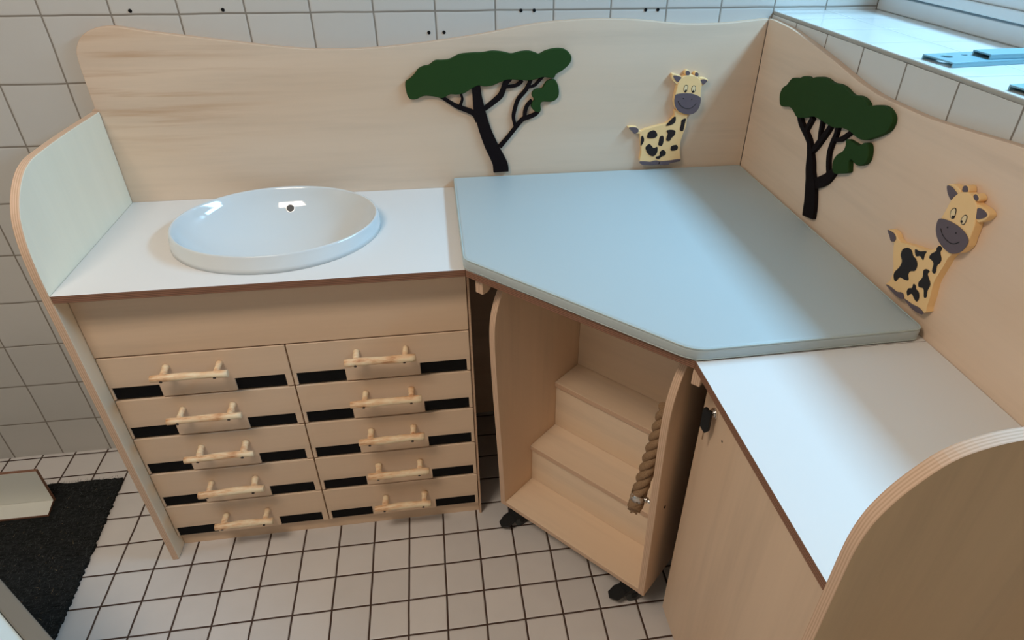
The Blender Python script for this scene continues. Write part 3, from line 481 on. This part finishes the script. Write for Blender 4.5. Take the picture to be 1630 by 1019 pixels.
# ---------------------------------------------------------------- changing mat
mt = thing('changing_mat', 'grey blue five-sided vinyl changing mat lying in the corner', 'mat', (-0.45, -0.45, H))
mo = [(-0.8815, -0.0205), (-0.8845, -0.5085), (-0.4925, -0.9135), (-0.030, -0.9075), (-0.0215, -0.0215)]
def rounded(poly, r, seg=5):
    out = []; L = len(poly)
    for i in range(L):
        p, a, b = Vector(poly[i]), Vector(poly[i - 1]), Vector(poly[(i + 1) % L])
        rr = r[i] if isinstance(r, (list, tuple)) else r
        p1 = p + (a - p).normalized() * rr; p2 = p + (b - p).normalized() * rr
        for s_ in range(seg + 1):
            t = s_ / seg; out.append(tuple(p1 * (1 - t) ** 2 + p * 2 * t * (1 - t) + p2 * t * t))
    return out
ro = rounded(mo, [0.012, 0.016, 0.03, 0.02, 0.012])
cush = slab('cushion', ro, 0.0285, FXY(H + 0.0003), [mVINYL], mt, bev=0.009, seg=4)
for p in cush.data.polygons: p.use_smooth = True
def inset(poly, d):
    out = []; L = len(poly)
    for i in range(L):
        a, p, b = Vector(poly[i - 1]), Vector(poly[i]), Vector(poly[(i + 1) % L])
        n1 = (p - a).normalized(); n2 = (b - p).normalized(); m_ = (Vector((-n1.y, n1.x)) + Vector((-n2.y, n2.x)))
        if m_.length < 1e-6: out.append(tuple(p)); continue
        out.append(tuple(p + m_.normalized() * d))
    return out
ri = inset(ro, 0.0022)
bm = bmesh.new(); add_tube(bm, [(x, y, H + 0.0263) for x, y in ri + ri[:1]], 0.0021, 8, 0, False)
meshobj('piping', bm, [mPIPE], mt, (-0.45, -0.45, H + 0.026))
bm = bmesh.new(); add_tube(bm, [(x, y, H + 0.0045) for x, y in inset(ro, 0.0012) + inset(ro, 0.0012)[:1]], 0.0014, 8, 0, False)
meshobj('piping', bm, [mPIPE], mt, (-0.45, -0.45, H + 0.004))

# ---------------------------------------------------------------- right cabinet with rounded end panel
rc = thing('cupboard', 'birch cupboard with a key in its lock, under the right worktop', 'cupboard', (-0.22, -1.1, 0))
door = slab('door', rect(0.858, 1.3715, 0.022, 0.8685), 0.018, FRT(-0.405), [mPLYV, mEDGE], rc, bev=0.0014)
box('side_panel', -0.404, -0.02, -0.876, -0.858, 0.0, 0.8685, mPLYU, rc)
box('plinth', -0.410, -0.395, -1.3715, -0.877, 0.0, 0.021, mPLYU, rc)
ep = [(0.483, 0.0), (0.484, 0.85), (0.484, 0.93), (0.483, 0.975), (0.477, 1.014), (0.465, 1.045), (0.446, 1.075), (0.414, 1.108), (0.374, 1.124), (0.321, 1.130), (0.20, 1.1315), (0.0005, 1.1315)]
epp = [(-p[0], p[1]) for p in smooth(ep, 4, False)] + [(-0.0005, 0.0)]
e_ = slab('end_panel', epp, 0.018, frame((0, -1.372, 0), (1, 0, 0), (0, 0, 1), (0, -1, 0)), [mWARM, mEDGE], rc, bev=0.002)
e_['label'] = 'tall end panel with rounded corner'
bm = bmesh.new(); lc = Vector((-0.423, -0.909, 0.752))
add_cyl(bm, lc, (-1, 0, 0), 0.0115, 0.004, 24); add_cyl(bm, lc, (-1, 0, 0), 0.0085, 0.007, 24)
lk = meshobj('lock', bm, [mCHROME], door, tuple(lc)); lk['label'] = 'chrome cylinder lock'
bm = bmesh.new(); add_cyl(bm, (-0.422, -0.957, 0.722), (-1, 0, 0), 0.0024, 0.0015, 12); meshobj('screw_hole', bm, [mBLACK], door, (-0.423, -0.957, 0.722))
key = thing('key', 'black-headed key in the lock of the right cupboard', 'key', (-0.43, -0.909, 0.752))
bm = bmesh.new(); add_cyl(bm, (-0.4302, -0.909, 0.752), (-1, 0, 0), 0.0045, 0.004, 12); bmbox(bm, -0.440, -0.434, -0.9105, -0.9075, 0.748, 0.756)
meshobj('shank', bm, [mCHROME], key, (-0.436, -0.909, 0.752))
kp = [(-0.011, 0.012), (-0.009, 0.018), (-0.003, 0.020), (0.000, 0.016), (0.004, 0.019), (0.010, 0.014), (0.011, -0.030), (0.004, -0.040), (-0.004, -0.036), (-0.010, -0.030)]
slab('key_head', kp, 0.007, frame((-0.4385, -0.9120, 0.750), (0.45, -0.893, 0), (0, 0, 1), (-0.893, -0.45, 0)), [mPLAST], key, bev=0.0015)
bm = bmesh.new(); bmbox(bm, -0.4425, -0.4410, -0.9170, -0.9125, 0.690, 0.716); meshobj('blade', bm, [mCHROME], key, (-0.442, -0.915, 0.70))

# ---------------------------------------------------------------- rolling step unit under the corner
A0 = Vector((-0.8149, -0.4945, 0)); E = Vector((0.67440, -0.73836, 0)); D = Vector((0.73836, 0.67440, 0)); WD = 0.494
st = thing('step_unit', 'rolling birch step unit with rope handrail parked under the changing mat', 'steps', tuple(A0 + E * WD / 2 + D * 0.2))
sprof = [(0.0, 0.08), (-0.004, 0.20), (-0.010, 0.34), (-0.017, 0.48), (-0.022, 0.60), (-0.024, 0.69), (-0.020, 0.745), (-0.006, 0.79), (0.014, 0.822), (0.040, 0.843), (0.075, 0.852)]
sp2 = smooth(sprof, 4, False) + [(0.375, 0.852), (0.375, 0.08)]
def fside(off): return frame(tuple(A0 + E * off), D, (0, 0, 1), tuple(-E)) if False else frame(tuple(A0 + E * off), tuple(D), (0, 0, 1), tuple(D.cross(Vector((0, 0, 1)))))
# D x Z points along +E
slab('side_panel', sp2, 0.018, fside(0.0), [mPLYV, mEDGE], st, bev=0.0015)
rs = slab('side_panel', sp2, 0.018, fside(WD - 0.018), [mPLYV, mEDGE], st, bev=0.0015)
FS = lambda z: frame((A0.x, A0.y, z), tuple(E), tuple(D), (0, 0, 1))          # flat boards, u across, v into depth
FR = lambda d: frame(tuple(A0 + D * d), tuple(E), (0, 0, 1), tuple(-D))       # upright boards
a, b = 0.0182, WD - 0.0182
slab('bottom_board', rect(a, b, 0.001, 0.375), 0.015, FS(0.080), [mSTAIR, mEDGE], st)
slab('riser', rect(a, b, 0.0955, 0.2225), 0.012, FR(0.137), [mSTAIR, mEDGE], st)
slab('tread', rect(a, b, 0.116, 0.248), 0.016, FS(0.223), [mSTAIR, mEDGE], st)
slab('riser', rect(a, b, 0.2395, 0.3925), 0.012, FR(0.248), [mSTAIR, mEDGE], st)
slab('tread', rect(a, b, 0.228, 0.375), 0.016, FS(0.393), [mSTAIR, mEDGE], st)
slab('back_board', rect(a, b, 0.4095, 0.80), 0.012, FR(0.354), [mSTAIR, mEDGE], st)
loc = lambda l, d, z: A0 + E * l + D * d + Vector((0, 0, z))
def caster(l, d, ang):
    c = loc(l, d, 0.0); U = Vector((math.cos(ang), math.sin(ang), 0)); Wd = Vector((-U.y, U.x, 0))
    bm = bmesh.new()
    add_cyl(bm, c + Vector((0, 0, 0.070)), (0, 0, 1), 0.020, 0.0095, 20)
    cc = c + Vector((0, 0, 0.030))
    for s_ in range(1):
        q = []
        for t in range(15):
            aa = math.radians(20 + t * 140 / 14); q.append((0.031 * math.cos(aa), 0.031 * math.sin(aa)))
        q = [(0.012, 0.006)] + q + [(-0.012, 0.006)]
        pm = bmesh.new(); add_prism(pm, q, -0.020, 0.020)
        fm = frame(cc, U, (0, 0, 1), -Wd)
        tmp = bpy.data.meshes.new('t'); pm.to_mesh(tmp); pm.free(); tmp.transform(fm); bm.from_mesh(tmp); bpy.data.meshes.remove(tmp)
    add_cyl(bm, c + Vector((0, 0, 0.055)), (0, 0, 1), 0.010, 0.018, 14)
    bmesh.ops.recalc_face_normals(bm, faces=bm.faces)
    h = meshobj('caster', bm, [mPLAST, mPLAST], st, tuple(c))
    for sg in (-1, 1):
        bm = bmesh.new(); add_cyl(bm, cc + Wd * (0.0095 * sg + (0.003 if sg < 0 else -0.003)) - Vector((0, 0, 0.005)), Wd * sg, 0.0245, 0.012, 28)
        add_cyl(bm, cc + Wd * (0.0095 * sg + (0.003 if sg < 0 else -0.003) + 0.012 * sg) - Vector((0, 0, 0.005)), Wd * sg, 0.010, 0.002, 16, 1)
        meshobj('wheel', bm, [mPLAST2, mPLAST], h, tuple(cc))
    pm = bmesh.new(); add_prism(pm, [(0.016, -0.017), (0.046, -0.021), (0.068, -0.013), (0.072, 0.004), (0.054, 0.021), (0.016, 0.017)], 0, 0.006)
    tmp = bpy.data.meshes.new('t'); pm.to_mesh(tmp); pm.free()
    tmp.transform(Matrix.Translation(cc + Vector((0, 0, 0.014))) @ Matrix((( U.x, Wd.x, 0, 0), (U.y, Wd.y, 0, 0), (0, 0, 1, 0), (0, 0, 0, 1))) @ Matrix.Rotation(math.radians(22), 4, 'Y'))
    bm = bmesh.new(); bm.from_mesh(tmp); bpy.data.meshes.remove(tmp)
    meshobj('brake_pedal', bm, [mPLAST], h, tuple(cc))
angF = math.radians(205)
caster(0.045, 0.035, angF); caster(WD - 0.050, 0.035, math.radians(188)); caster(0.045, 0.33, math.radians(60)); caster(WD - 0.045, 0.33, math.radians(40))
# rope handrail: three strands twisted about a line beside the right side panel
r0, r1 = loc(0.432, 0.004, 0.382), loc(0.447, 0.060, 0.665); ax = (r1 - r0); Ln = ax.length; axn = ax.normalized()
pu = axn.orthogonal().normalized(); pv = axn.cross(pu); bm = bmesh.new(); ns = 130
for j in range(3):
    P = []
    for i in range(ns + 1):
        t = i / ns; an = 2 * math.pi * (t * Ln / 0.088 + j / 3)
        P.append(r0 + ax * t + (pu * math.cos(an) + pv * math.sin(an)) * 0.0092)
    add_tube(bm, P, 0.0098, 14, 0)
rope = meshobj('rope_handrail', bm, [mROPE], st, tuple(r0))
bm = bmesh.new()
add_tube(bm, [r0 - axn * 0.004, r0 + axn * 0.010, r0 + axn * 0.022], [0.0150, 0.0182, 0.0176], 22, 0)
for q in range(14):
    an = q * 0.449; p_ = r0 + (pu * math.cos(an) + pv * math.sin(an)) * 0.010
    add_tube(bm, [p_, p_ - axn * (0.010 + 0.006 * math.sin(q * 3.1)) + (pu * math.cos(an) + pv * math.sin(an)) * 0.004], 0.0028, 6, 0)
meshobj('rope_end', bm, [mROPE], rope, tuple(r0))
bm = bmesh.new(); kc = r0 + axn * 0.034
add_tube(bm, [kc - axn * 0.009, kc + axn * 0.009], 0.0200, 8, 0)
add_cyl(bm, kc + E * 0.015, E, 0.0048, loc(WD - 0.018, 0, 0).dot(E) - (kc + E * 0.015).dot(E) - 0.0002, 16)
add_cyl(bm, kc + E * 0.020, E, 0.0075, 0.004, 16)
cl = meshobj('clamp', bm, [mCHROME], rope, tuple(kc)); cl['label'] = 'chrome rope clamp on a short pin'
bm = bmesh.new(); add_cyl(bm, loc(WD, 0.032, 0.40), E, 0.004, 0.0008, 12); meshobj('screw_cap', bm, [mBLACK], rs, tuple(loc(WD, 0.032, 0.40)))

# ---------------------------------------------------------------- cut-out figures on the panels
def FB(y): return FBK(y)
def cut(name, key, t, fr, mat, parent, z0=0.0, flip=False, n=4, bev=0.0022, seg=3, idx=None):
    out = []
    for i, q in enumerate(TR[key]):
        if idx is not None and i != idx: continue
        pts = [((-p[0] if flip else p[0]), p[1]) for p in q]
        o = slab(name, smooth(pts, n), t, fr, [mat], parent, bev=bev, seg=seg, z0=z0)
        out.append(o)
    return out
def strokes(key, t, fr, mat, parent, flip):
    bm = bmesh.new()
    for i, q in enumerate(TR[key]):
        q = [((-p[0] if flip else p[0]), p[1], p[2]) for p in q]
        c = smooth(q, 5, False); Lf = []; Rt = []
        for j, p in enumerate(c):
            a_, b_ = c[max(j - 1, 0)], c[min(j + 1, len(c) - 1)]
            d = Vector((b_[0] - a_[0], b_[1] - a_[1])).normalized(); w = p[2] * 0.5 * (0.93 if i else 0.98)
            if i == 0: w *= max(abs(d.y), 0.75)
            Lf.append((p[0] - d.y * w, p[1] + d.x * w)); Rt.append((p[0] + d.y * w, p[1] - d.x * w))
        add_prism(bm, Lf + Rt[::-1], 0, t - 0.00025 * i, (), 0, 0)
    c0 = TR[key][0][4]; cx = -c0[0] if flip else c0[0]
    bmesh.ops.translate(bm, verts=bm.verts, vec=(-cx, -c0[1], 0))
    return link('trunk', done(bm, 'trunk'), [mat], fr @ Matrix.Translation((cx, c0[1], 0)), parent)
GB, GR = -0.0181, -0.0181
t1 = thing('tree_cutout', 'painted wooden acacia tree on the back panel, broad flat green crown', 'wall decoration', (-0.75, GB, 0.93))
strokes('tree1_trunk', 0.010, FBK(GB), mTRUNK, t1, False)
cut('crown', 'tree1_crown', 0.012, FBK(GB), mGREEN, t1); cut('leaf_clump', 'tree1_clump', 0.012, FBK(GB), mGREEN, t1)
t2 = thing('tree_cutout', 'painted wooden acacia tree on the side panel below the window sill', 'wall decoration', (GR, -0.42, 0.93))
strokes('tree2_trunk', 0.010, FRT(GR), mTRUNK, t2, True)
cut('crown', 'tree2_crown', 0.013, FRT(GR), mGREEN, t2, flip=True); cut('leaf_clump', 'tree2_clump', 0.013, FRT(GR), mGREEN, t2, flip=True)
def giraffe(pre, fr, label, flip, loc_):
    g = thing('giraffe_cutout', label, 'wall decoration', loc_)
    T = 0.018; f = lambda nm, kk, t, m, par, z0, **kw: cut(nm, pre + kk, t, fr, m, par, z0, flip, **kw)
    body = f('body', '_body', 0.0150, mYEL, g, 0, n=3)[0]
    tail = f('tail', '_tail', 0.0140, mYEL, g, 0, n=3, bev=0.0016)[0]
    f('tail_tip', '_tailtip', 0.0012, mGREY, tail, 0.0141, n=3, bev=0)
    for k_ in range(len(TR[pre + '_spot'])): f('spot', '_spot', 0.0010, mSPOT, body, 0.0151, idx=k_, bev=0)
    for k_ in range(2): f('hoof', '_hoof', 0.0012, mGREY, body, 0.0151, idx=k_, n=2, bev=0)
    head = f('head', '_head', T, mYEL, g, 0, n=3)[0]
    for k_ in range(2):
        e = f('ear', '_ear', 0.0160, mYEL, g, 0, idx=k_, n=3, bev=0.002)[0]
        f('inner_ear', '_ear_in', 0.0010, mGREY, e, 0.0161, idx=k_, n=3, bev=0)
        h = f('horn', '_horn', 0.0165, mYEL, g, 0, idx=k_, n=3, bev=0.002)[0]
        q = TR[pre + '_horn'][k_]; cx = sum(p[0] for p in q) / len(q); cz = sum(p[1] for p in q) / len(q)
        pts = [((cx + (p[0] - cx) * .82), cz + (p[1] - cz) * .82) for p in q]
        slab('horn_tip', smooth([((-p[0] if flip else p[0]), p[1]) for p in pts], 3), 0.001, fr, [mGREY], h, bev=0, z0=0.0166)
        q = TR[pre + '_eye'][k_]
        # outlined eye: dark ring, pale middle, dark pupil
        cx = sum(p[0] for p in q) / len(q); cz = sum(p[1] for p in q) / len(q); sg = -1 if flip else 1
        ring = slab('eye', smooth([(sg * p[0], p[1]) for p in q], 4), 0.0005, fr, [mSPOT], head, bev=0, z0=T)
        slab('eye_white', smooth([(sg * (cx + (p[0] - cx) * .76), cz + (p[1] - cz) * .84) for p in q], 4), 0.0004, fr, [mWHITE], ring, bev=0, z0=T + 0.0004)
        pq = TR[pre + '_pupil'][k_]
        slab('pupil', smooth([(sg * p[0], p[1]) for p in pq], 3), 0.0004, fr, [mSPOT], ring, bev=0, z0=T + 0.0007)
    mz = f('muzzle', '_muzzle', 0.0018, mGREY, g, T, n=3, bev=0.0005)[0]
    z_ = T + 0.0018
    sg = -1 if flip else 1
    bm = bmesh.new(); P = [fr @ Vector((sg * p[0], p[1], z_)) for p in smooth(TR[pre + '_smile'][0], 4, False)]
    add_tube(bm, P, 0.0009, 6, 0); meshobj('smile', bm, [mSPOT], mz, tuple(P[0]))
    for k_ in range(2):
        p = TR[pre + '_nostril'][k_][0]; c_ = fr @ Vector((sg * p[0], p[1], z_ - 0.0003)); bm = bmesh.new()
        add_cyl(bm, c_, fr.to_3x3() @ Vector((0, 0, 1)), 0.0017, 0.0006, 10); meshobj('nostril', bm, [mSPOT], mz, tuple(c_))
giraffe('g1', FBK(GB), 'small painted wooden giraffe on the back panel, left of the corner', False, (-0.33, GB, 0.93))
giraffe('g2', FRT(GR), 'painted wooden giraffe on the side panel at the right end of the mat', True, (GR, -0.85, 0.93))

# ---------------------------------------------------------------- things on the sill
def plate(label, pts, t, z, holes, lip=True):
    o = slab('metal_bracket', pts, t, FXY(z), [mSTEEL], holes=holes, bev=0.0006)
    tag(o, label, 'metal plate', 'metal plates on the window sill'); return o
circ = lambda x, y, r, n=14: [(x + r * math.cos(2 * math.pi * i / n), y + r * math.sin(2 * math.pi * i / n)) for i in range(n)]
def bracketthing(label, org, ang, L, Wd_, holes, z):
    o = thing('metal_bracket', label, 'metal bracket', (org[0], org[1], z), 'metal brackets on the window sill')
    ca, sa = math.cos(ang), math.sin(ang); fr = frame((org[0], org[1], z), (ca, sa, 0), (-sa, ca, 0), (0, 0, 1))
    slab('plate', rect(0, L, 0, Wd_), 0.003, fr, [mSTEEL], o, holes=[circ(a_, b_, r_) for a_, b_, r_ in holes], bev=0.0006, z0=0.006)
    slab('flange', rect(0, L, 0, 0.003), 0.006, fr, [mSTEEL], o, bev=0.0004)
    slab('flange', rect(0, L, Wd_ - 0.003, Wd_), 0.006, fr, [mSTEEL], o, bev=0.0004)
    return o
bracketthing('dark metal bracket with round holes lying lowest on the sill, crossing to its edge', (0.028, -0.672), 0.10, 0.23, 0.078, ((0.03, 0.050, 0.011), (0.075, 0.055, 0.006)), 1.3342)
bracketthing('narrower dark metal bracket stacked on the larger one on the sill', (0.115, -0.655), 0.05, 0.15, 0.045, ((0.10, 0.02, 0.006),), 1.3436)
bracketthing('dark metal bracket alone near the sill edge at the right border of the photo', (0.022, -0.905), 0.12, 0.22, 0.078, ((0.05, 0.04, 0.008),), 1.3342)

# ---------------------------------------------------------------- floor, left
dm = bmesh.new(); rd = random.Random(3); n = 46
def edge(p, q, n, j):
    return [(p[0] + (q[0] - p[0]) * i / n + rd.uniform(-j, j), p[1] + (q[1] - p[1]) * i / n + rd.uniform(-j, j)) for i in range(n)]
c_ = [(-2.75, -0.145), (-2.75, -0.80), (-1.978, -0.80), (-2.006, -0.158)]
out = edge(c_[0], c_[1], 20, .002) + edge(c_[1], c_[2], 30, .002) + edge(c_[2], c_[3], 90, .0035) + edge(c_[3], c_[0], 60, .0035)
dmat = slab('doormat', out, 0.011, FXY(0.0004), [mMATF], bev=0); tag(dmat, 'black fibrous doormat on the tiled floor left of the drawers', 'doormat')
# loose fibres standing up out of the doormat
bm = bmesh.new()
for i in range(9000):
    x, y = rd.uniform(-2.42, -1.975), rd.uniform(-0.79, -0.15)
    if x > -2.004 + (-0.158 - y) * 0.042: continue
    if x < -2.155 and -0.302 < y < -0.198: continue
    an = rd.gauss(0.6, 0.9); L_ = rd.uniform(0.004, 0.011); u_ = Vector((math.cos(an), math.sin(an), rd.uniform(0.05, 0.9))) * L_; w_ = Vector((-math.sin(an), math.cos(an), 0)) * 0.0005
    p = Vector((x, y, 0.0112)); a_, b_, c2_ = bm.verts.new(p - w_), bm.verts.new(p + w_), bm.verts.new(p + u_)
    bm.faces.new((a_, b_, c2_)).material_index = 0 if rd.random() < 0.6 else (1 if rd.random() < 0.97 else 2)
fb = link('pile', done(bm, 'pile'), [M('black fibre', (0.012, 0.013, 0.013), 0.6), M('grey fibre', (0.055, 0.062, 0.062), 0.6), M('pale fibre', srgb(150, 126, 92), 0.7)], None, dmat); fb['kind'] = 'stuff'
tr = thing('angled_board', 'white angled board with brown edges standing on the black doormat', 'board', (-2.4, -0.24, 0.0114))
slab('upright_board', [(-2.62, 0.0), (-2.178, 0.0), (-2.178, 0.134), (-2.62, 0.134)], 0.011, frame((0, -0.222, 0.0116), (1, 0, 0), (0, 0, 1), (0, -1, 0)), [mLAMW, mEDGEB], tr, bev=0.0006)
slab('base_board', [(-2.62, -0.2335), (-2.62, -0.292), (-2.168, -0.292), (-2.178, -0.2335)], 0.008, FXY(0.0118), [mLAMW, mEDGEB], tr, bev=0.0006)
# table corner at the lower left
mTABTOP = M('pale blue table top', srgb(196, 214, 222), 0.3)
tb = thing('side_table', 'white table with thick grey edge, its corner at the lower left of the photo', 'table', (-1.85, -1.25, 0))
du = Vector((0.0745, -0.0705, 0)).normalized(); dv = Vector((-du.y, du.x, 0)) * -1
o0 = Vector((-1.666, -1.0445, 0)) - du * 0.45
fr = frame((o0.x, o0.y, 0.555), tuple(du), tuple(dv.cross(du).cross(du) * 0 + Vector((-du.y, du.x, 0))), (0, 0, 1))
slab('table_top', rect(0, 0.62, -0.42, -0.0275), 0.040, fr, [mTABTOP, mTABEDGE], tb, bev=0.002)
es = slab('edge_strip', rect(0, 0.62, -0.0270, 0), 0.045, fr, [mTABEDGE], tb, bev=0.003); es['label'] = 'broad grey edge strip'
for u_ in (0.14, 0.57):
    for v_ in (-0.37, -0.05):
        p = fr @ Vector((u_, v_, 0)); bm = bmesh.new(); add_cyl(bm, (p.x, p.y, 0.0005), (0, 0, 1), 0.016, 0.5538, 16); meshobj('leg', bm, [mCHROME], tb, (p.x, p.y, 0))
